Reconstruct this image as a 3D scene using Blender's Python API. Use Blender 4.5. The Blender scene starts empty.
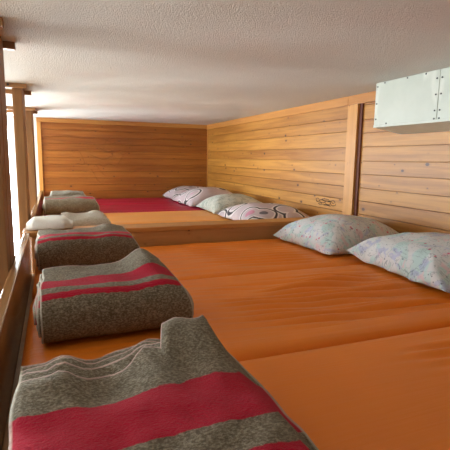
import bpy, bmesh, math, random
from mathutils import Vector, Matrix, Euler, noise
random.seed(7)
S = bpy.context.scene
COL = S.collection
ZS = 2.6            # ceiling height above the room floor; everything is built with the ceiling at z = 0, then raised

# ------------------------------------------------------------------ camera
cam = bpy.data.cameras.new('camera')
cam.sensor_fit = 'HORIZONTAL'; cam.sensor_width = 36.0
cam.lens = 437.01 / 450 * 36.0
cam.clip_start = 0.02
co = bpy.data.objects.new('camera', cam); COL.objects.link(co)
co.location = (-1.8981, -5.5027, -0.4319)
co.rotation_mode = 'XYZ'; co.rotation_euler = (1.4207, -0.0150, -0.3713)
S.camera = co
# ------------------------------------------------------------------ daylight
world = bpy.data.worlds.new('daylight'); S.world = world; world.use_nodes = True
wn = world.node_tree; wn.nodes.clear()
bg = wn.nodes.new('ShaderNodeBackground'); wo = wn.nodes.new('ShaderNodeOutputWorld')
bg.inputs['Color'].default_value = (0.86, 0.95, 1.0, 1); bg.inputs['Strength'].default_value = 26.0
wn.links.new(bg.outputs[0], wo.inputs[0])
# window openings: (wall, a0, a1, z0, z1); far wall spans x, left wall spans y
WIN_FAR = [(-4.3, -2.3, -1.75, -0.05)]
WIN_LEFT = [(-2.0, -0.5, -1.50, -0.10), (-4.3, -3.1, -1.50, -0.15)]
def portal(loc, rot, sx, sy):
    l = bpy.data.lights.new('window_portal', 'AREA'); l.shape = 'RECTANGLE'; l.size = sx; l.size_y = sy
    l.cycles.is_portal = True
    o = bpy.data.objects.new('window_portal', l); COL.objects.link(o); o.location = loc; o.rotation_euler = rot
for (x0, x1, z0, z1) in WIN_FAR:
    portal(((x0+x1)/2, 0.16, (z0+z1)/2), (-math.pi/2, 0, 0), x1-x0, z1-z0)
for (y0, y1, z0, z1) in WIN_LEFT:
    portal((-5.36, (y0+y1)/2, (z0+z1)/2), (0, -math.pi/2, 0), z1-z0, y1-y0)
S.view_settings.view_transform = 'Standard'; S.view_settings.look = 'None'
S.view_settings.exposure = 0.3; S.view_settings.gamma = 1.0
S.view_settings.use_curve_mapping = False

# ------------------------------------------------------------------ material helpers
def mat(name, rough=0.6, color=None, metal=0.0, spec=0.5, sheen=0.0):
    m = bpy.data.materials.new(name); m.use_nodes = True
    p = m.node_tree.nodes['Principled BSDF']
    p.inputs['Roughness'].default_value = rough; p.inputs['Metallic'].default_value = metal
    p.inputs['Specular IOR Level'].default_value = spec
    if sheen: p.inputs['Sheen Weight'].default_value = sheen; p.inputs['Sheen Roughness'].default_value = 0.5
    if color: p.inputs['Base Color'].default_value = (*color, 1)
    return m, m.node_tree, p
class N:
    """small node builder"""
    def __init__(s, nt): s.nt = nt
    def new(s, t, **k):
        n = s.nt.nodes.new(t)
        for a, b in k.items():
            if hasattr(n, a): setattr(n, a, b)
            else: n.inputs[a].default_value = b
        return n
    def l(s, a, b): s.nt.links.new(a, b)
    def math(s, op, a, b=None, c=None, clamp=False):
        n = s.nt.nodes.new('ShaderNodeMath'); n.operation = op; n.use_clamp = clamp
        for i, v in enumerate((a, b, c)):
            if v is None: continue
            if isinstance(v, (int, float)): n.inputs[i].default_value = v
            else: s.l(v, n.inputs[i])
        return n.outputs[0]
    def noise(s, vec, scale, detail=3, rough=0.5, dist=0.0):
        n = s.nt.nodes.new('ShaderNodeTexNoise'); n.inputs['Scale'].default_value = scale
        n.inputs['Detail'].default_value = detail; n.inputs['Roughness'].default_value = rough
        n.inputs['Distortion'].default_value = dist
        if vec is not None: s.l(vec, n.inputs['Vector'])
        return n.outputs['Fac']
    def mapv(s, vec, scale=(1, 1, 1), rot=(0, 0, 0), loc=(0, 0, 0)):
        n = s.nt.nodes.new('ShaderNodeMapping'); n.inputs['Scale'].default_value = scale
        n.inputs['Rotation'].default_value = rot; n.inputs['Location'].default_value = loc
        s.l(vec, n.inputs['Vector']); return n.outputs[0]
    def mix(s, f, a, b):
        n = s.nt.nodes.new('ShaderNodeMix'); n.data_type = 'RGBA'
        if isinstance(f, (int, float)): n.inputs[0].default_value = f
        else: s.l(f, n.inputs[0])
        for i, v in ((6, a), (7, b)):
            if isinstance(v, tuple): n.inputs[i].default_value = (*v, 1)
            else: s.l(v, n.inputs[i])
        return n.outputs[2]
    def step(s, v, a, b):
        n = s.nt.nodes.new('ShaderNodeMapRange'); n.interpolation_type = 'SMOOTHSTEP'
        n.inputs[1].default_value = a; n.inputs[2].default_value = b
        s.l(v, n.inputs[0]); return n.outputs[0]
    def bump(s, h, strength, dist, p):
        n = s.nt.nodes.new('ShaderNodeBump'); n.inputs['Strength'].default_value = strength
        n.inputs['Distance'].default_value = dist; s.l(h, n.inputs['Height']); s.l(n.outputs[0], p.inputs['Normal'])
    def obj(s): return s.nt.nodes.new('ShaderNodeTexCoord').outputs['Object']

def pine(name, axis, base=(0.56, 0.27, 0.085), dark=(0.33, 0.125, 0.032), knots=True, rough=0.42, kn=1.0):
    """varnished pine; axis = direction the grain runs (0 x, 1 y, 2 z)"""
    m, nt, p = mat(name, rough); n = N(nt)
    at = n.new('ShaderNodeAttribute', attribute_name='plank')
    comb = n.new('ShaderNodeCombineXYZ')
    off = n.math('MULTIPLY', at.outputs['Fac'], 37.0); n.l(off, comb.inputs[axis])
    add = n.new('ShaderNodeVectorMath', operation='ADD'); n.l(n.obj(), add.inputs[0]); n.l(comb.outputs[0], add.inputs[1])
    v = add.outputs[0]
    sc = [34.0, 34.0, 34.0]; sc[axis] = 1.6
    g = n.noise(n.mapv(v, tuple(sc)), 1.0, 4, 0.55, 0.6)
    sc2 = [160.0]*3; sc2[axis] = 5.0
    f = n.noise(n.mapv(v, tuple(sc2)), 1.0, 2, 0.5)
    sc3 = [7.0]*3; sc3[axis] = 0.9
    w = n.noise(n.mapv(v, tuple(sc3)), 1.0, 2, 0.5)
    gg = n.math('ADD', n.math('MULTIPLY', n.step(g, 0.3, 0.72), 0.55), n.math('MULTIPLY', f, 0.3))
    gg = n.math('ADD', gg, n.math('MULTIPLY', w, 0.3))
    gg = n.math('ADD', gg, n.math('MULTIPLY', n.math('SUBTRACT', at.outputs['Fac'], 0.5), 0.5))
    c = n.mix(n.math('SUBTRACT', gg, 0.1, clamp=True), base, dark)
    if knots:
        for (s1, th, seed, st) in ((11.0, 0.11, 3.1, 0.85), (6.0, 0.085, 9.7, 0.9)):
            sck = [s1*1.6]*3; sck[axis] = s1
            vo = n.new('ShaderNodeTexVoronoi'); vo.inputs['Scale'].default_value = 1.0
            n.l(n.mapv(v, tuple(sck), loc=(seed, seed, seed)), vo.inputs['Vector'])
            vc = n.new('ShaderNodeSeparateColor'); n.l(vo.outputs['Color'], vc.inputs[0])
            rr = n.math('MULTIPLY', n.math('POWER', vc.outputs[0], 0.6), th*kn)
            k = n.math('SUBTRACT', 1.0, n.step(n.math('SUBTRACT', vo.outputs['Distance'], rr), -0.005, 0.022))
            halo = n.math('SUBTRACT', 1.0, n.step(n.math('SUBTRACT', vo.outputs['Distance'], rr), 0.0, 0.16))
            c = n.mix(n.math('MULTIPLY', halo, 0.30), c, (0.30, 0.10, 0.025))
            c = n.mix(n.math('MULTIPLY', k, st), c, (0.045, 0.016, 0.008))
    n.l(c, p.inputs['Base Color'])
    n.bump(f, 0.12, 0.002, p)
    return m

def plaster(name, color, rough_bump=True):
    m, nt, p = mat(name, 0.95, color, spec=0.1); n = N(nt)
    if rough_bump:
        v = n.obj()
        a = n.noise(v, 230, 3, 0.65); b = n.noise(v, 70, 3, 0.6)
        vo = n.new('ShaderNodeTexVoronoi'); vo.inputs['Scale'].default_value = 210; n.l(v, vo.inputs['Vector'])
        h = n.math('ADD', n.math('ADD', n.math('MULTIPLY', a, 0.7), n.math('MULTIPLY', b, 0.5)), n.math('MULTIPLY', vo.outputs['Distance'], -0.5))
        n.bump(h, 0.8, 0.006, p)
        big = n.noise(v, 1.7, 3, 0.6); stn = n.step(n.noise(n.mapv(v, (1, 1, 1), loc=(4.2, 1.3, 0)), 1.1, 2), 0.56, 0.72)
        c = n.mix(big, tuple(x*0.93 for x in color), tuple(min(1, x*1.06) for x in color))
        c = n.mix(n.math('MULTIPLY', stn, 0.22), c, (color[0]*0.95, color[1]*0.74, color[2]*0.74))
        sp = n.step(n.noise(v, 150, 1), 0.66, 0.74)
        c = n.mix(n.math('MULTIPLY', sp, 0.35), c, (color[0]*0.5, color[1]*0.45, color[2]*0.42))
        n.l(c, p.inputs['Base Color'])
    return m

def sheet_mat(name, color, rough=0.42):
    m, nt, p = mat(name, rough, color, spec=0.36); n = N(nt)
    v = n.obj()
    w = n.noise(v, 900, 1); f = n.noise(n.mapv(v, (2.0, 55, 20)), 1.0, 3, 0.6, 0.4)
    n.bump(n.math('ADD', n.math('MULTIPLY', w, 0.12), f), 0.45, 0.004, p)
    c = n.mix(n.noise(v, 3.0, 2), tuple(x*0.9 for x in color), tuple(x*1.08 for x in color))
    n.l(c, p.inputs['Base Color'])
    return m

def wool_mat(name, stripes, base=(0.125, 0.096, 0.058), light=(0.42, 0.37, 0.275)):
    """stripes: list of (s0, s1) in metres along the blanket (uv.x)"""
    m, nt, p = mat(name, 0.95, spec=0.10, sheen=0.10); n = N(nt)
    uv = n.new('ShaderNodeUVMap'); sep = n.new('ShaderNodeSeparateXYZ'); n.l(uv.outputs[0], sep.inputs[0])
    v = n.obj()
    wob = n.math('MULTIPLY', n.math('SUBTRACT', n.noise(v, 60, 3), 0.5), 0.010)
    s = n.math('ADD', sep.outputs[0], wob)
    fib = n.noise(n.mapv(v, (170, 260, 260)), 1.0, 3, 0.7)
    blot = n.noise(v, 55, 3, 0.6)
    fl = n.math('MULTIPLY', n.step(fib, 0.38, 0.70), 0.75)
    c = n.mix(n.math('ADD', fl, n.math('MULTIPLY', n.math('SUBTRACT', blot, 0.45), 0.5), clamp=True), base, light)
    red = n.mix(n.math('MULTIPLY', n.step(fib, 0.60, 0.80), 0.4), (0.46, 0.002, 0.026), (0.60, 0.03, 0.06))
    for a, b in stripes:
        k = n.math('MULTIPLY', n.step(s, a-0.0015, a+0.0015), n.math('SUBTRACT', 1.0, n.step(s, b-0.0015, b+0.0015)))
        c = n.mix(k, c, red)
    hem = n.math('SUBTRACT', 1.0, n.step(sep.outputs[0], 0.002, 0.007))
    c = n.mix(n.math('MULTIPLY', hem, 0.75), c, (0.60, 0.40, 0.36))
    edge = n.math('SUBTRACT', 1.0, n.step(sep.outputs[1], 0.002, 0.006))
    c = n.mix(n.math('MULTIPLY', edge, 0.7), c, (0.62, 0.57, 0.48))
    n.l(c, p.inputs['Base Color'])
    n.bump(n.math('ADD', fib, n.math('MULTIPLY', blot, 0.8)), 1.0, 0.005, p)
    return m

def floral_mat(name, kind):
    m, nt, p = mat(name, 0.85, spec=0.15); n = N(nt); v = n.obj()
    def vor(scale, loc=(0, 0, 0)):
        a = n.new('ShaderNodeTexVoronoi'); a.inputs['Scale'].default_value = scale; n.l(n.mapv(v, loc=loc), a.inputs['Vector'])
        sc = n.new('ShaderNodeSeparateColor'); n.l(a.outputs['Color'], sc.inputs[0]); return a.outputs['Distance'], sc.outputs
    if kind == 'pastel':
        c = n.mix(n.noise(v, 5, 2), (0.62, 0.63, 0.65), (0.76, 0.75, 0.74))
        c = n.mix(n.math('MULTIPLY', n.step(n.noise(n.mapv(v, loc=(2, 7, 1)), 9, 3, 0.6, 0.8), 0.50, 0.60), 0.7), c, (0.48, 0.68, 0.66))
        c = n.mix(n.math('MULTIPLY', n.step(n.noise(n.mapv(v, loc=(9, 3, 4)), 11, 3, 0.6, 0.8), 0.56, 0.63), 0.6), c, (0.40, 0.43, 0.66))
        c = n.mix(n.math('MULTIPLY', n.step(n.noise(n.mapv(v, loc=(5, 1, 8)), 14, 2, 0.5, 0.6), 0.60, 0.68), 0.6), c, (0.80, 0.50, 0.55))
        ln = n.noise(n.mapv(v, (22, 9, 9), rot=(0, 0, 0.6), loc=(3, 3, 3)), 1.0, 2, 0.5, 2.2)
        lk = n.math('SUBTRACT', 1.0, n.step(n.math('ABSOLUTE', n.math('SUBTRACT', ln, 0.5)), 0.004, 0.016))
        c = n.mix(n.math('MULTIPLY', lk, 0.55), c, (0.16, 0.22, 0.26))
        d, sc = vor(38)
        k = n.math('MULTIPLY', n.math('SUBTRACT', 1.0, n.step(d, 0.20, 0.28)), n.math('GREATER_THAN', sc[0], 0.80))
        c = n.mix(n.math('MULTIPLY', k, 0.85), c, (0.66, 0.13, 0.22))
        d, sc = vor(52, (4, 4, 4))
        k = n.math('MULTIPLY', n.math('SUBTRACT', 1.0, n.step(d, 0.14, 0.22)), n.math('GREATER_THAN', sc[1], 0.7))
        c = n.mix(n.math('MULTIPLY', k, 0.8), c, (0.12, 0.14, 0.18))
    elif kind == 'leaf':
        c = n.mix(n.noise(v, 6, 2), (0.55, 0.60, 0.55), (0.70, 0.72, 0.66))
        c = n.mix(n.math('MULTIPLY', n.step(n.noise(v, 13, 3, 0.6, 1.0), 0.5, 0.58), 0.55), c, (0.30, 0.38, 0.34))
        ln = n.noise(n.mapv(v, (10, 26, 10), rot=(0, 0, 0.5)), 1.0, 2, 0.5, 1.8)
        lk = n.math('SUBTRACT', 1.0, n.step(n.math('ABSOLUTE', n.math('SUBTRACT', ln, 0.5)), 0.010, 0.03))
        c = n.mix(n.math('MULTIPLY', lk, 0.6), c, (0.20, 0.26, 0.24))
    else:                                                        # lilac cloth with bold dark arcs and pink flowers
        off = {'arc': (0, 0, 0), 'arc2': (0.47, 0.61, 0), 'arc3': (0.13, 0.44, 0)}[kind]
        c = n.mix(n.noise(v, 4, 2), (0.48, 0.40, 0.44), (0.66, 0.58, 0.61))
        d, sc = vor(4.3, off)
        w = n.math('ADD', d, n.math('MULTIPLY', n.noise(v, 3, 2), 0.18))
        band = n.math('ABSOLUTE', n.math('SUBTRACT', w, 0.50))
        c = n.mix(n.math('MULTIPLY', n.math('SUBTRACT', 1.0, n.step(band, 0.075, 0.09)), 0.9), c, (0.80, 0.76, 0.76))
        c = n.mix(n.math('MULTIPLY', n.math('SUBTRACT', 1.0, n.step(band, 0.028, 0.040)), 0.95), c, (0.035, 0.03, 0.04))
        blk = n.math('MULTIPLY', n.math('SUBTRACT', 1.0, n.step(w, 0.25, 0.27)), n.math('GREATER_THAN', sc[0], 0.30))
        c = n.mix(n.math('MULTIPLY', blk, 0.85), c, (0.10, 0.09, 0.10))
        pk = n.math('MULTIPLY', n.math('SUBTRACT', 1.0, n.step(w, 0.25, 0.28)), n.math('LESS_THAN', sc[0], 0.30))
        c = n.mix(n.math('MULTIPLY', pk, 0.8), c, (0.62, 0.22, 0.34))
    n.l(c, p.inputs['Base Color'])
    n.bump(n.math('ADD', n.noise(v, 700, 1), n.math('MULTIPLY', n.noise(v, 22, 3, 0.6, 0.5), 3.0)), 0.3, 0.004, p)
    return m

M = {}
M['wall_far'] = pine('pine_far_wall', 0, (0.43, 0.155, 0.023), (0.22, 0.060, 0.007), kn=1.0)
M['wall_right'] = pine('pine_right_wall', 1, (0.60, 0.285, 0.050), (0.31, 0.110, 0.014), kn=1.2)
M['trim_x'] = pine('pine_trim_x', 0, (0.54, 0.25, 0.06), (0.40, 0.16, 0.035), knots=False)
M['trim_y'] = pine('pine_trim_y', 1, (0.60, 0.275, 0.06), (0.42, 0.16, 0.03), knots=False)
M['trim_z'] = pine('pine_trim_z', 2, (0.64, 0.31, 0.075), (0.46, 0.19, 0.035), kn=0.5)
M['post'] = pine('pine_post', 2, (0.32, 0.15, 0.045), (0.18, 0.075, 0.02), kn=0.4, rough=0.6)
M['beam'] = pine('pine_beam', 0, (0.36, 0.18, 0.065), (0.22, 0.095, 0.03), knots=False)
M['rail'] = pine('pine_rail', 1, (0.36, 0.19, 0.075), (0.20, 0.09, 0.032), rough=0.17, knots=False)
M['cross'] = pine('pine_cross_board', 0, (0.52, 0.26, 0.085), (0.36, 0.16, 0.045), kn=0.5)
M['gap_shade'] = mat('shadow_gap_strip', 0.6, (0.12, 0.026, 0.008))[0]  # shadow of the gap beside the wall post, painted as dark red
M['ceiling'] = plaster('stucco_ceiling', (0.69, 0.68, 0.62))
M['white'] = plaster('white_plaster', (0.80, 0.79, 0.76), False)
M['orange'] = sheet_mat('orange_sheet', (0.90, 0.245, 0.020))
M['orange_light'] = sheet_mat('light_orange_sheet', (0.88, 0.40, 0.11))
M['pink'] = sheet_mat('crimson_sheet', (0.43, 0.003, 0.040))
M['floor'] = pine('floor_boards', 1, (0.40, 0.22, 0.09), (0.28, 0.13, 0.05))
M['screw'] = mat('dark_screw', 0.4, (0.05, 0.05, 0.05), metal=0.8)[0]
M['pencil'] = mat('pencil_line', 0.9, (0.22, 0.085, 0.025))[0]
M['marker'] = mat('marker_line', 0.7, (0.035, 0.012, 0.008))[0]
M['frame'] = mat('white_window_frame', 0.5, (0.85, 0.85, 0.83))[0]
m, nt, p = mat('painted_sheet_metal', 0.38, spec=0.5); n = N(nt); v = n.obj()
c = n.mix(n.noise(v, 7, 3, 0.6), (0.46, 0.50, 0.425), (0.60, 0.63, 0.55))
c = n.mix(n.math('MULTIPLY', n.step(n.noise(n.mapv(v, (3, 9, 3)), 1.0, 3), 0.56, 0.66), 0.5), c, (0.72, 0.74, 0.66))
n.l(c, p.inputs['Base Color']); M['metal'] = m
m, nt, p = mat('window_glass', 0.02, (1, 1, 1)); n = N(nt)
tr = n.new('ShaderNodeBsdfTransparent'); gl = n.new('ShaderNodeBsdfGlossy'); gl.inputs['Roughness'].default_value = 0.02
mx = n.new('ShaderNodeMixShader'); mx.inputs[0].default_value = 0.06
n.l(tr.outputs[0], mx.inputs[1]); n.l(gl.outputs[0], mx.inputs[2]); n.l(mx.outputs[0], nt.nodes['Material Output'].inputs[0])
M['glass'] = m

# ------------------------------------------------------------------ mesh helpers
def link(name, bm, m, parent=None, loc=None, smooth=False):
    me = bpy.data.meshes.new(name); bm.normal_update(); bm.to_mesh(me); bm.free()
    if smooth:
        for f in me.polygons: f.use_smooth = True
    me.materials.append(m)
    o = bpy.data.objects.new(name, me); COL.objects.link(o)
    if parent: o.parent = parent
    if loc: o.location = loc
    return o
def add_box(bm, a, b, plank=None, bev=0.0):
    x0, y0, z0 = a; x1, y1, z1 = b
    t = bmesh.new(); bmesh.ops.create_cube(t, size=1)
    for v in t.verts: v.co = Vector((x0+(v.co.x+.5)*(x1-x0), y0+(v.co.y+.5)*(y1-y0), z0+(v.co.z+.5)*(z1-z0)))
    if bev: bmesh.ops.bevel(t, geom=list(t.edges), offset=bev, segments=2, profile=0.6, affect='EDGES')
    lay = bm.faces.layers.float.get('plank') or bm.faces.layers.float.new('plank')
    pv = random.random() if plank is None else plank
    mp = {v: bm.verts.new(v.co) for v in t.verts}
    for f in t.faces:
        nf = bm.faces.new([mp[v] for v in f.verts]); nf[lay] = pv
    t.free()
def box(name, a, b, m, parent=None, bev=0.003, loc=None):
    bm = bmesh.new(); add_box(bm, a, b, bev=bev); return link(name, bm, m, parent, loc)
def structure(o): o['kind'] = 'structure'; return o
def tag(o, label, cat, group=None):
    o['label'] = label; o['category'] = cat
    if group: o['group'] = group
    return o
def empty(name, loc, rz=0.0):
    o = bpy.data.objects.new(name, None); COL.objects.link(o); o.location = loc; o.rotation_euler = (0, 0, rz)
    o.empty_display_size = 0.1; return o
def add_tube(bm, pts, r, seg=5):
    rings = []
    for i, q in enumerate(pts):
        q = Vector(q); d = Vector(pts[min(i+1, len(pts)-1)]) - Vector(pts[max(i-1, 0)]); d.normalize()
        up = Vector((0, 0, 1)) if abs(d.z) < 0.9 else Vector((1, 0, 0))
        a = d.cross(up).normalized(); b = d.cross(a)
        rings.append([bm.verts.new(q + r*(math.cos(t)*a + math.sin(t)*b)) for t in [2*math.pi*k/seg for k in range(seg)]])
    for A, B in zip(rings, rings[1:]):
        for k in range(seg): bm.faces.new((A[k], A[(k+1) % seg], B[(k+1) % seg], B[k]))
    bm.faces.new(rings[0]); bm.faces.new(rings[-1][::-1])
def ss(a, b, x):
    t = max(0.0, min(1.0, (x-a)/(b-a))); return t*t*(3-2*t)

# ------------------------------------------------------------------ the setting
def holed_panel(name, axis, pos, thick, a0, a1, z0, z1, holes, m):
    """plaster wall with rectangular openings, built of boxes; axis 'x': wall plane x = pos"""
    bm = bmesh.new(); cur = a0
    def bb(p0, p1, q0, q1):
        if axis == 'x': add_box(bm, (pos-thick, p0, q0), (pos, p1, q1))
        else: add_box(bm, (p0, pos, q0), (p1, pos+thick, q1))
    for (h0, h1, hz0, hz1) in sorted(holes):
        if h0 > cur: bb(cur, h0, z0, z1)
        bb(h0, h1, z0, hz0); bb(h0, h1, hz1, z1); cur = h1
    if cur < a1: bb(cur, a1, z0, z1)
    return structure(link(name, bm, m))
FLOOR = -2.6
structure(box('ceiling', (-5.4, -8.1, 0.0), (0.12, 0.14, 0.12), M['ceiling'], bev=0))
fb = bmesh.new()
x = -5.3
while x < 0.05:
    add_box(fb, (x, -8.0, FLOOR-0.03), (min(x+0.118, 0.05), 0.05, FLOOR)); x += 0.12
structure(link('floor', fb, M['floor']))
# right wall: horizontal tongue-and-groove boards, two fields parted by a post
def planks(bm, zs, f):
    for zt, zb in zip(zs, zs[1:]): f(bm, zt-0.0015, zb+0.0015)
zsA = [0.0, -0.055, -0.146, -0.234, -0.341, -0.433, -0.524, -0.609, -0.70, -0.79, -0.88, -0.97, -1.06]
zsB = [0.0, -0.072, -0.165, -0.252, -0.341, -0.4316, -0.5176, -0.6089, -0.6951, -0.785, -0.875, -0.965, -1.06]
bm = bmesh.new()
planks(bm, zsA, lambda b, zt, zb: add_box(b, (0.0, -3.0, zb), (0.02, 0.0, zt), bev=0.0018))
planks(bm, zsB, lambda b, zt, zb: add_box(b, (0.008, -8.0, zb), (0.028, -3.0, zt), bev=0.0018))
add_box(bm, (0.022, -8.0, FLOOR), (0.10, 0.13, 0.0), plank=0.9)
wr = structure(link('wall_right', bm, M['wall_right']))
bm = bmesh.new()
zsF = [0.0] + [-0.045 - 0.0795*k for k in range(14)]
planks(bm, zsF, lambda b, zt, zb: add_box(b, (-2.05, 0.0, zb), (0.0, 0.02, zt), bev=0.0018))
add_box(bm, (-2.05, 0.016, FLOOR), (0.022, 0.13, 0.0), plank=0.9)
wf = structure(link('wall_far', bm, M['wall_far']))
structure(box('trim_1', (-2.055, -0.018, -0.048), (-0.018, 0.0, -0.0005), M['trim_x'], bev=0.002))
structure(box('trim_2', (-2.055, -0.022, -1.05), (-2.012, 0.0, -0.049), M['trim_z'], bev=0.002))
structure(box('trim_3', (-0.018, -2.955, -0.060), (0.0, 0.0, -0.0005), M['trim_y'], bev=0.002))
structure(box('trim_4', (-0.018, -8.0, -0.060), (0.008, -2.958, -0.0005), M['trim_y'], bev=0.002))
structure(box('trim_5', (-0.020, -3.066, -1.04), (0.0, -2.962, -0.0615), M['trim_z'], bev=0.002))
structure(box('shade_strip', (-0.004, -3.094, -1.04), (0.008, -3.0675, -0.0615), M['gap_shade'], bev=0.001))  # added strip, coloured as the shaded gap next to the post
structure(box('trim_7', (-0.010, -0.020, -1.04), (-0.0005, -0.0005, -0.0615), M['trim_z'], bev=0.002))
bm = bmesh.new(); add_box(bm, (-5.4, -8.12, FLOOR), (0.1, -8.0, 0.0)); structure(link('wall_near', bm, M['white']))
holed_panel('wall_left', 'x', -5.2, 0.14, -8.0, 0.14, FLOOR, 0.0, WIN_LEFT, M['white'])
holed_panel('wall_far_plaster', 'y', 0.0, 0.14, -5.2, -2.056, FLOOR, 0.0, WIN_FAR, M['white'])
def window(i, axis, pos, a0, a1, z0, z1):
    bm = bmesh.new(); w = 0.05
    def bb(p0, p1, q0, q1, g=False):
        t0, t1 = (0.05, 0.09) if not g else (0.066, 0.072)
        A = (pos-t1, p0, q0) if axis == 'x' else (p0, pos+t0, q0)
        B = (pos-t0, p1, q1) if axis == 'x' else (p1, pos+t1, q1)
        return A, B
    mid = (a0+a1)/2
    e = 0.001
    for r in ((a0+e, a0+w, z0+e, z1-e), (a1-w, a1-e, z0+e, z1-e), (a0+w, a1-w, z0+e, z0+w), (a0+w, a1-w, z1-w, z1-e), (mid-0.03, mid+0.03, z0+w, z1-w)):
        add_box(bm, *bb(*r), bev=0.003)
    fr = structure(link('window_%d' % i, bm, M['frame']))
    for (p0, p1) in ((a0+w, mid-0.03), (mid+0.03, a1-w)):
        g = bmesh.new(); add_box(g, *bb(p0, p1, z0+w, z1-w, True)); link('pane', g, M['glass'], fr)
window(1, 'y', 0.0, *WIN_FAR[0])
for i, wdw in enumerate(WIN_LEFT): window(i+2, 'x', -5.2, *wdw)

# scribbles left on the boards
def scrib(name, strokes, f, r, m, parent):
    bm = bmesh.new()
    for s in strokes: add_tube(bm, [f(*q) for q in s], r, 4)
    return link(name, bm, m, parent)
FX = lambda u, w: (-1.59 + (u-80)*0.01140, -0.0006, -0.175 - (w-135)*0.01180)     # sketched large outlined letters
st = [[(73, 153), (76, 150), (79, 152), (82, 158), (84, 163)], [(76, 163), (81, 165), (86, 162)],
      [(88, 154), (95, 157), (104, 160), (110, 156)], [(90, 141), (96, 146), (103, 150), (107, 152)],
      [(110, 136), (105, 142), (103, 148), (108, 152), (115, 149)], [(105, 139), (112, 143), (118, 141)],
      [(119, 152), (123, 154), (127, 152), (122, 157), (118, 163), (116, 168)],
      [(94, 164), (99, 170), (104, 176)], [(98, 163), (103, 167), (108, 163), (114, 166)],
      [(90, 169), (93, 174), (96, 180), (99, 183)], [(109, 148), (113, 152), (111, 158)]]
scrib('pencil_scribble', st, FX, 0.0016, M['pencil'], wf)
RY = lambda u, w: (-0.0006, -2.621 - (u-318)*0.01328, -0.712 - (w-197)*0.00545)
st = []
for (cx, cy, rx, ry_) in ((318, 201, 1.6, 2.6), (322.5, 202, 2.6, 2.2), (328, 203, 2.6, 2.4), (333, 202.5, 2.4, 3.6), (326, 199.5, 4.0, 1.4), (321, 206, 2.0, 1.2)):
    st.append([(cx+rx*math.cos(t)+0.3*math.sin(3*t), cy+ry_*math.sin(t)) for t in [k*math.pi/6 for k in range(12)]])
st += [[(324, 206.4), (327, 205.6), (330.5, 206.6)], [(324, 207), (328, 206.5), (331, 207.2)], [(328, 202), (331, 200), (333, 203), (335, 201)]]
scrib('marker_scribble', st, RY, 0.0022, M['marker'], wr)

# ------------------------------------------------------------------ sleeping platform: deck, guard rail, posts, beams, cross board
box_deck = box('sleeping_platform', (-2.024, -7.9, -1.09), (-0.021, -0.023, -1.047), M['cross'], bev=0.002)
tag(box_deck, 'wooden deck carrying the mattresses of the upper bunk', 'platform')
for (ya, yb, lab) in ((-7.9, -3.0565, 'long varnished pine guard rail on the left of the near bunks'), (-2.898, -0.025, 'short pine guard rail on the left of the far bunks')):
    rail = empty('guard_rail', (-2.04, (ya+yb)/2, -1.3))
    tag(rail, lab, 'rail', None)
    hl = (yb-ya)/2
    box('rail_board', (-0.0145, -hl, 0.0), (0.0155, hl, 0.475), M['rail'], rail, bev=0.004)
def post_unit(y, which):
    t = empty('timber_post', (-2.0845, y, FLOOR))
    tag(t, which, 'post', 'timber posts along the guard rail')
    bm = bmesh.new()
    add_box(bm, (-0.028, -0.105, 0.0), (0.026, -0.012, -FLOOR-0.001), bev=0.003)
    add_box(bm, (-0.032, -0.010, 0.0), (0.0275, 0.176, -FLOOR-0.001), bev=0.003)
    link('post', bm, M['post'], t)
    for s, dx in ((-1, 0.0), (1, 0.012)):
        y0 = 0.180 if s > 0 else -0.138
        bm = bmesh.new(); add_box(bm, (-0.42, y0, -FLOOR-0.028), (0.056+dx, y0+0.030, -FLOOR-0.001), bev=0.002)
        b = link('tie_beam', bm, M['beam'], t)
    bm = bmesh.new(); add_tube(bm, [(-0.045, -0.138, -FLOOR-0.0125), (-0.045, -0.143, -FLOOR-0.0125)], 0.007, 8)
    link('bolt', bm, M['screw'], b)
post_unit(-3.75, 'nearest timber post, at the left edge beside the second thick striped blanket')
post_unit(-2.38, 'middle timber post, rising where the cross board meets the rail')
post_unit(-0.98, 'farthest timber post, near the left end of the far plank wall')
cb = empty('cross_board', (-1.0, -2.975, -1.046))
tag(cb, 'horizontal pine board dividing the near bunks from the far bunks', 'board')
box('board_face', (-1.022, -0.070, 0.0), (0.978, 0.070, 0.196), M['cross'], cb, bev=0.003)
box('board_cap', (-1.062, -0.078, 0.1965), (0.978, 0.074, 0.222), M['trim_x'], cb, bev=0.004)

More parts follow.
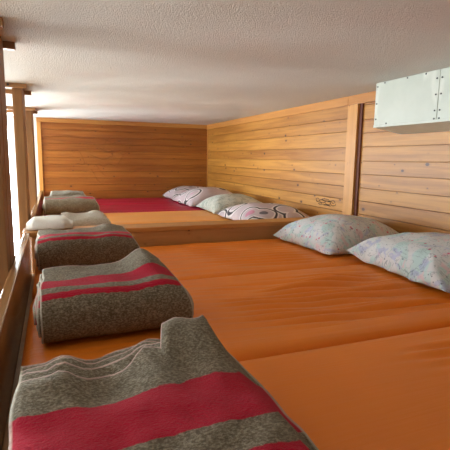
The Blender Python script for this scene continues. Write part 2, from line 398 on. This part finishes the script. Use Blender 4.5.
# ------------------------------------------------------------------ mattresses
def rbox(hx, hy, h, r, cr, dx=0.03, dy=0.012, disp=None):
    """rounded mattress: base z=0, top z=h; plan corners radius cr"""
    xs = []; nx = int(2*hx/dx); ny = int(2*hy/dy)
    bm = bmesh.new(); uvl = None
    def edge(n, half, rr):
        a = [-half + rr*(1-math.cos(math.pi/2*k/6)) for k in range(6)]
        inner = [-half+rr + (2*(half-rr))*k/n for k in range(n+1)]
        return a + inner + [-q for q in reversed(a)]
    X = edge(nx, hx, cr); Y = edge(ny, hy, cr)
    def plan(x, y):
        cx = max(-hx+cr, min(hx-cr, x)); cy = max(-hy+cr, min(hy-cr, y))
        vx, vy = x-cx, y-cy
        if vx and vy:
            m_ = max(abs(vx), abs(vy)); L = math.hypot(vx, vy); k = m_/L; vx *= k; vy *= k
        d = math.hypot(vx, vy); e = cr - d if (vx or vy) else min(hx-abs(x), hy-abs(y))
        if not (vx and vy): e = min(hx-abs(x), hy-abs(y))
        return cx+vx, cy+vy, max(e, 0)
    top = []
    for x in X:
        row = []
        for y in Y:
            px, py, e = plan(x, y)
            z = h if e >= r else h - r + math.sqrt(max(0, r*r-(r-e)**2))
            if disp: z += disp(px, py)*min(1, e/0.05)
            row.append(bm.verts.new((px, py, z)))
        top.append(row)
    for i in range(len(X)-1):
        for j in range(len(Y)-1): bm.faces.new((top[i][j], top[i+1][j], top[i+1][j+1], top[i][j+1]))
    ring = [top[i][0] for i in range(len(X))] + [top[-1][j] for j in range(1, len(Y))] + [top[i][-1] for i in range(len(X)-2, -1, -1)] + [top[0][j] for j in range(len(Y)-2, 0, -1)]
    for zz, ins in ((h*0.5, -0.0), (r*0.5, 0.0), (0.0, r*0.5)):
        nr = []
        for v in ring:
            L = math.hypot(v.co.x, v.co.y) or 1
            sx = 1-ins/hx; sy = 1-ins/hy
            nr.append(bm.verts.new((v.co.x*sx, v.co.y*sy, zz)))
        for k in range(len(ring)):
            k2 = (k+1) % len(ring); bm.faces.new((ring[k], nr[k], nr[k2], ring[k2]))
        ring = nr
    bm.faces.new(ring[::-1])
    bmesh.ops.recalc_face_normals(bm, faces=bm.faces)
    return bm
XC = -1.010; HX = 0.985
def mattress(y0, y1, m, label, disp=None, h=0.12, group='mattresses of the upper bunk', cr=0.07):
    bm = rbox(HX, (y1-y0)/2-0.003, h, 0.035, cr, disp=disp, dy=0.006)
    o = link('mattress', bm, m, loc=(XC, (y0+y1)/2, -1.0465), smooth=True)
    return tag(o, label, 'mattress', group)
def wr_near(x, y):          # second mattress: many fine creases running along its length
    X, Y = x+XC, y-4.165
    a = ss(-1.50, -1.10, X)*(1-ss(-0.68, -0.45, X))*ss(-4.46, -4.36, Y)*(1-ss(-4.0, -3.88, Y))
    ph = (Y + 0.10*(X+0.9) + 0.012*noise.noise(Vector((X*2.5, Y*3, 1))))*2*math.pi/0.048
    amp = 0.014*(0.60+1.0*noise.noise(Vector((X*3, Y*9, 5))))
    f = (abs(math.sin(ph/2))**0.5)*amp*2.2*a
    f -= 1.1*0.014*a
    f += 0.006*noise.noise(Vector((X*1.6, Y*5, 2))) + 0.0025*noise.noise(Vector((X*4, Y*30, 3)))
    f += -0.006*math.exp(-((Y+4.40)/0.03)**2)*ss(-1.4, -1.0, X)
    return f
def wr_mid(x, y):
    X, Y = x+XC, y-3.42
    f = 0.007*noise.noise(Vector((X*1.5, Y*6, 12)))+0.003*noise.noise(Vector((X*3, Y*24, 7)))
    a = ss(-1.35, -1.1, X)*(1-ss(-0.75, -0.6, X))
    f += 0.006*a*math.sin((Y+0.06*X+0.01*noise.noise(Vector((X*3, Y*4, 3))))*2*math.pi/0.055)*(0.6+noise.noise(Vector((X*3, Y*6, 9))))
    return f
def wr_first(x, y):
    X, Y = x+XC, y-4.915
    a = ss(-1.15, -0.95, X)*ss(-4.9, -4.8, Y)*(1-ss(-4.68, -4.6, Y))
    return 0.003*noise.noise(Vector((X*2, Y*4, 21))) + 0.006*a*math.sin((Y+0.10*X)*2*math.pi/0.05)*(0.5+noise.noise(Vector((X*4, Y*8, 2))))
def wr_far(x, y): return 0.006*noise.noise(Vector((x*1.5, y*7, 31)))
mattress(-5.29, -4.54, M['orange'], 'orange sheeted mattress in the foreground under the largest blanket', wr_first, cr=0.09)
mattress(-4.54, -3.79, M['orange'], 'creased orange mattress between foreground mattress and the one by cross board', wr_near, cr=0.09)
mattress(-3.79, -3.055, M['orange'], 'orange mattress directly in front of the pine cross board', wr_mid)
mattress(-2.90, -2.18, M['orange_light'], 'light orange mattress directly behind the pine cross board', wr_far)
mattress(-2.18, -1.46, M['orange_light'], 'light orange mattress next to the crimson sheets', wr_far)
mattress(-1.46, -0.745, M['pink'], 'crimson sheeted mattress beside the light orange ones', wr_far)
mattress(-0.745, -0.03, M['pink'], 'crimson sheeted mattress against the far plank wall', wr_far)
MT = -0.9205      # mattress top

# ------------------------------------------------------------------ pillows
def pillow(loc, wx, wy, th, m, label, seed, rz=0.0, tilt=(0, 0), group=None, n_=44, wr=1.0):
    bm = bmesh.new(); rnd = seed*13.7
    def shape(u, v):
        # pinched sides, pointed corners
        x = u*wx/2*(1-0.075*(1-v*v)*abs(u)**3); y = v*wy/2*(1-0.075*(1-u*u)*abs(v)**3)
        e = max(0.0, (1-abs(u)**2.6)*(1-abs(v)**2.6)); t = e**0.52
        return x, y, t
    T = []; B = []
    for i in range(n_+1):
        a = []; b = []
        for j in range(n_+1):
            u = math.sin((i/n_*2-1)*math.pi/2); v = math.sin((j/n_*2-1)*math.pi/2)
            x, y, t = shape(u, v)
            nz = noise.noise(Vector((x*4+rnd, y*4, rnd)))*0.016 + noise.noise(Vector((x*11, y*9+rnd, 2)))*0.007
            rim = (max(abs(u), abs(v)))**6
            an = math.atan2(y, x)
            nz += wr*rim*0.010*math.sin(an*19+rnd)*min(1, t*3)
            edge = 0.017 + wr*0.008*math.sin(an*11+rnd)*rim
            zt = edge + t*(th-0.03) + nz*min(1, t*2)
            zb = max(0.0, edge*(1-min(1, t*2.2)))
            vt = bm.verts.new((x, y, zt)); a.append(vt)
            if i in (0, n_) or j in (0, n_): b.append(vt)
            else: b.append(bm.verts.new((x, y, zb)))
        T.append(a); B.append(b)
    for i in range(n_):
        for j in range(n_):
            bm.faces.new((T[i][j], T[i+1][j], T[i+1][j+1], T[i][j+1]))
            q = (B[i][j+1], B[i+1][j+1], B[i+1][j], B[i][j])
            if len(set(q)) == 4 and not all(w in (T[i][j], T[i+1][j], T[i+1][j+1], T[i][j+1]) for w in q): bm.faces.new(q)
    o = link('pillow', bm, m, loc=loc, smooth=True); o.rotation_euler = (tilt[0], tilt[1], rz)
    return tag(o, label, 'pillow', group)
pillow((-0.325, -3.380, MT), 0.60, 0.57, 0.185, floral_mat('pastel_floral_cloth', 'pastel'),
       'pale floral pillow against the wall post, next to the cross board', 1, 0.05, group='pastel floral pillows on the near bunks')
pillow((-0.300, -4.065, MT+0.007), 0.53, 0.69, 0.170, floral_mat('pastel_floral_cloth_b', 'pastel'),
       'pale floral pillow nearest the camera, cut by right edge', 2, -0.11, wr=1.8, group='pastel floral pillows on the near bunks')
FG = 'patterned pillows on the far bunks'
pillow((-0.32, -2.36, MT), 0.56, 0.74, 0.15, floral_mat('arc_cloth', 'arc'), 'grey lilac pillow with bold dark arcs, nearest behind cross board', 3, 0.0, group=FG)
pillow((-0.305, -1.63, MT), 0.57, 0.62, 0.17, floral_mat('leaf_cloth', 'leaf'), 'pale green grey leafy pillow, third from the far wall', 4, -0.05, group=FG)
pillow((-0.335, -0.985, MT), 0.62, 0.60, 0.195, floral_mat('arc_cloth_b', 'arc2'), 'lilac pillow with dark arcs, second from the far wall', 5, 0.05, group=FG)
pillow((-0.325, -0.33, MT), 0.60, 0.54, 0.165, floral_mat('arc_cloth_c', 'arc3'), 'lilac pillow with pink flower, against the far plank wall', 6, 0.0, group=FG)

# ------------------------------------------------------------------ folded wool blankets
def u_path(y_back, y_front, z0, z1, s_back_top=0.0, step=0.012, back_low=None):
    """from the back top edge forward over the front fold to the back bottom edge"""
    r = (z1-z0)/2; pts = []
    yb2 = y_back if back_low is None else back_low
    n = max(2, int((y_back-(y_front+r))/step))
    for k in range(n): pts.append((y_back + ((y_front+r)-y_back)*k/n, z1))
    m_ = max(8, int(math.pi*r/step))
    for k in range(m_+1):
        a = math.pi/2 + math.pi*k/m_
        ca, sa = math.cos(a), math.sin(a)
        pts.append((y_front + r - r*0.98*abs(ca)**0.78, z0 + r + r*math.copysign(abs(sa)**0.78, sa)))
    for k in range(1, n+1): pts.append((y_front+r + (yb2-(y_front+r))*k/n, z0))
    return pts
def ribbon(bm, pts, x0, x1, t, deform, s0=0.0, nx=26, jag=0.0, seed=0.0):
    uv = bm.loops.layers.uv.get('UVMap') or bm.loops.layers.uv.new('UVMap')
    P = [Vector((0, a, b)) for a, b in pts]; n = len(P); S_ = [s0]
    for a, b in zip(P, P[1:]): S_.append(S_[-1] + (b-a).length)
    nor = []
    for i in range(n):
        d = (P[min(i+1, n-1)] - P[max(i-1, 0)]).normalized(); nor.append(Vector((0, d.z, -d.y)))
    prof = [(P[i] - nor[i]*t/2, S_[i]) for i in range(n)]
    d = (P[-1]-P[-2]).normalized()
    prof += [(P[-1] + d*t*0.45 - nor[-1]*t*0.25, S_[-1]), (P[-1] + d*t*0.45 + nor[-1]*t*0.25, S_[-1])]
    prof += [(P[i] + nor[i]*t/2, S_[i]) for i in range(n-1, -1, -1)]
    d = (P[0]-P[1]).normalized()
    prof += [(P[0] + d*t*0.45 + nor[0]*t*0.25, S_[0]), (P[0] + d*t*0.45 - nor[0]*t*0.25, S_[0])]
    rows = []; xa, xb = x0, x1
    for k in range(nx+1):
        f = (0, 0.012, 0.03)[k] if k < 3 else ((1, 0.988, 0.97)[nx-k] if nx-k < 3 else k/nx)
        row = []
        ex = 0.5*t if k in (0, nx) else 0.0
        for q, s in prof:
            j0 = jag*noise.noise(Vector((q.y*9+seed, q.z*9, seed))); x = x0+j0 + (x1+jag*noise.noise(Vector((q.y*7, seed, q.z*7)))-x0-j0)*f
            row.append((bm.verts.new(deform(Vector((x, q.y, q.z)))), s, x0+(x1-x0)*f))
        rows.append(row)
    L = len(prof)
    for A, B in zip(rows, rows[1:]):
        for k in range(L):
            k2 = (k+1) % L; q = (A[k], A[k2], B[k2], B[k])
            fc = bm.faces.new([w[0] for w in q])
            for lp, w in zip(fc.loops, q): lp[uv].uv = (w[1], min(w[2]-xa, xb-w[2]))
    for row, flip in ((rows[0], True), (rows[-1], False)):     # end caps as strips between the two sides
        for i in range(n-1):
            q = [row[i], row[i+1], row[2*n+1-(i+1)], row[2*n+1-i]]
            if flip: q = q[::-1]
            try: fc = bm.faces.new([w[0] for w in q])
            except ValueError: continue
            for lp, w in zip(fc.loops, q): lp[uv].uv = (w[1], min(w[2]-xa, xb-w[2]))
def blanket(loc, W, D, H, t, layers, m, label, deform, s0=0.0, jag=0.010, seed=1.0, rz=0.0, backs=None, lstep=0.005, group='folded grey brown wool blankets'):
    """nested folded layers, fold towards the viewer; local y from -D/2 (front) to D/2 (back)"""
    bm = bmesh.new(); gap = (H - 2*layers*t)/(2*layers)*0.9
    for k in range(layers):
        ins = k*(t+gap*0.9)
        z0 = t/2 + ins; z1 = H - t/2 - ins
        if z1 - z0 < t*0.9: break
        yb = D/2 + (backs[k] if backs else 0.006*math.sin(k*2.1+seed))
        pts = u_path(yb, -D/2 + t/2 + ins, z0, z1, back_low=yb-0.01)
        ex = 0.006*math.sin(k*1.9+seed)
        ribbon(bm, pts, -W/2 - k*lstep, W/2 + ex - k*0.004, t, deform, s0, jag=jag, seed=seed+k)
    bmesh.ops.recalc_face_normals(bm, faces=bm.faces)
    o = link('folded_blanket', bm, m, loc=loc, smooth=True); o.rotation_euler = (0, 0, rz)
    return tag(o, label, 'blanket', group)
def mk_def(H, W, D, hump=0.03, hx=0.75, seed=0.0, amp=0.012, sag=0.0, hy=0.0, lean=0.0):
    def f(p):
        hz = max(0.0, min(1.0, p.z/H)); q = p.copy()
        u = p.x/(W/2)
        lo = noise.noise(Vector((p.x*5+seed, p.y*4, seed)))*amp + noise.noise(Vector((p.x*13, p.y*11+seed, p.z*5)))*amp*0.35
        hh = hump*math.exp(-((u-hx)/0.28)**2)*(0.35+0.65*ss(-0.5, 0.5, p.y/(D/2)-hy))
        rd = -0.006*ss(0.86, 1.0, abs(u))*hz                   # drooping ends
        q.z += hz*(lo + hh + rd - sag*math.exp(-(u/0.5)**2))
        q.y += noise.noise(Vector((p.x*6, p.z*9, seed+4)))*0.010 + lean*u
        q.x += (0.020*math.sin(math.pi*hz) - 0.02*hz)*ss(0, 1, u) if u > 0 else 0.0
        q.z = max(q.z, 0.0005)
        return q
    return f
GR = 'folded grey brown wool blankets'
# nearest blanket: nearly flat top with the wide crimson band
def def0(p):
    H, W, D = 0.125, 0.40, 0.45
    hz = max(0.0, min(1.0, p.z/H)); q = p.copy(); u = p.x/(W/2)
    yb = (p.y)/(D/2); back = ss(0.35, 0.95, yb)
    hump = (0.030*ss(0.86, 0.95, p.z/H))*ss(0.22, 0.32, u)*(1-ss(0.74, 1.0, u))*ss(0.60, 0.92, yb) + 0.004*ss(0.1, 0.75, u)*ss(-1.2, 0.6, yb)
    dip = -0.016*math.exp(-((u+0.28)/0.20)**2)*back + 0.006*math.exp(-((u+0.65)/0.18)**2)*back
    lo = noise.noise(Vector((p.x*7, p.y*6, 3)))*0.008 + noise.noise(Vector((p.x*22, p.y*18, 5)))*0.006
    droop = -0.045*ss(0.80, 1.0, u) - 0.010*ss(0.93, 1.0, -u)
    q.z += hz*(hump + dip + lo + droop)
    tp = ss(0.86, 0.95, p.z/H)
    q.y += back*((0.028+0.020*tp)*ss(-0.25, 0.1, u) + 0.060*tp*ss(0.24, 0.31, u) + 0.010*math.sin(u*(9+p.z*60)+p.z*50))
    q.x += 0.030*ss(0.6, 1, u)*(1-hz)
    q.z = max(q.z, 0.0005); return q
blanket((-1.768, -4.985, MT), 0.40, 0.45, 0.125, 0.0085, 4, wool_mat('wool_nearest', [(0.110, 0.225), (0.290, 0.332)]),
        'largest striped wool blanket in the foreground, wide crimson band across its top', def0, jag=0.006, seed=2.3, backs=[0.0, 0.060, 0.112, 0.155], lstep=0.002)
blanket((-1.745, -4.195, MT), 0.40, 0.33, 0.14, 0.012, 4, wool_mat('wool_second', [(0.162, 0.238), (0.275, 0.298)]),
        'thick folded brown wool blanket second from the camera, crimson stripes on top', mk_def(0.14, 0.40, 0.33, 0.045, 0.62, 1.0, 0.014), seed=4.1)
blanket((-1.765, -3.395, MT), 0.42, 0.31, 0.14, 0.012, 4, wool_mat('wool_third', [(0.172, 0.235), (0.262, 0.282)]),
        'folded brown wool blanket just in front of the pine cross board', mk_def(0.14, 0.42, 0.31, 0.016, 0.5, 7.0, 0.016), seed=6.2)
blanket((-1.765, -1.42, MT), 0.43, 0.34, 0.13, 0.012, 4, wool_mat('wool_far', [(0.15, 0.25)]),
        'folded striped wool blanket standing on the far mattresses behind the pale one', mk_def(0.13, 0.39, 0.34, 0.012, 0.4, 11.0, 0.02), seed=8.8)
blanket((-1.765, -0.80, MT), 0.33, 0.28, 0.135, 0.012, 4, wool_mat('wool_farthest', []),
        'plain dark wool blanket farthest back near the plank wall', mk_def(0.135, 0.30, 0.28, 0.01, 0.0, 15.0, 0.02), seed=9.9)
blanket((-1.715, -2.44, MT), 0.29, 0.30, 0.10, 0.012, 3, wool_mat('wool_pale', [], (0.36, 0.32, 0.25), (0.66, 0.60, 0.50)),
        'pale grey wool blanket lying flat just behind the cross board', mk_def(0.10, 0.29, 0.30, 0.012, 0.5, 19.0, 0.035), seed=12.0)
# pale rolled end resting over the corner of board and rail
def defr(p):
    q = p.copy(); e = ss(0.55, 1.0, abs(p.x)/0.115); q.z = 0.0005+(q.z)*(1-0.45*e*e); q.y *= 1-0.25*e*e; q.z += 0.006*noise.noise(Vector((p.x*9, p.y*8, 3)))*min(1, p.z/0.03); return q
blanket((-1.930, -2.950, -0.8235), 0.23, 0.15, 0.060, 0.013, 2, wool_mat('wool_white', [], (0.80, 0.78, 0.72), (0.90, 0.88, 0.82)),
        'small whitish folded cloth resting on the corner of the cross board and rail', defr, seed=14.0, jag=0.006, lstep=0.0, group=None)

# ------------------------------------------------------------------ metal box on the right wall
mb = empty('metal_box', (-0.085, -4.0, -0.245))
tag(mb, 'pale green grey sheet metal box screwed high on the plank wall', 'metal box')
box('box_body', (-0.105, -0.45, 0.006), (0.092, 0.550, 0.2435), M['metal'], mb, bev=0.003)
bm = bmesh.new(); add_box(bm, (-0.1095, 0.117, 0.001), (-0.1055, 0.555, 0.2435), bev=0.0012); link('cover_plate', bm, M['metal'], mb)
bm = bmesh.new(); add_box(bm, (-0.1095, -0.45, 0.001), (-0.1055, 0.114, 0.2435), bev=0.0012); link('cover_plate', bm, M['metal'], mb)
bm = bmesh.new(); add_box(bm, (-0.1125, -0.45, 0.0), (-0.1097, 0.555, 0.014), bev=0.001); link('bottom_lip', bm, M['metal'], mb)
bm = bmesh.new(); sec = [(-0.107, 0.0005), (0.080, 0.0055), (0.080, -0.030)]
A = [bm.verts.new((x, -0.45, z)) for x, z in sec]; B = [bm.verts.new((x, 0.548, z)) for x, z in sec]
bm.faces.new(A); bm.faces.new(B[::-1])
for k in range(3): bm.faces.new((A[k], B[k], B[(k+1) % 3], A[(k+1) % 3]))
bmesh.ops.recalc_face_normals(bm, faces=bm.faces); link('bottom_plate', bm, M['metal'], mb)
for (yy, zz) in ((0.585, 0.222), (0.585, 0.13), (0.585, 0.046), (0.53, 0.236), (0.365, 0.236), (0.20, 0.236), (0.13, 0.204), (0.10, 0.204), (0.13, 0.130), (0.10, 0.130), (0.13, 0.056), (0.10, 0.056), (0.5, 0.018), (0.13, 0.018), (0.10, 0.018)):
    bm = bmesh.new(); add_tube(bm, [(-0.1096, yy-0.045*(yy > 0.3), zz), (-0.1124, yy-0.045*(yy > 0.3), zz)], 0.0042, 8); link('screw', bm, M['screw'], mb)

# ------------------------------------------------------------------ raise everything so the room floor is z = 0
for o in list(COL.objects):
    if o.parent is None: o.location.z += ZS
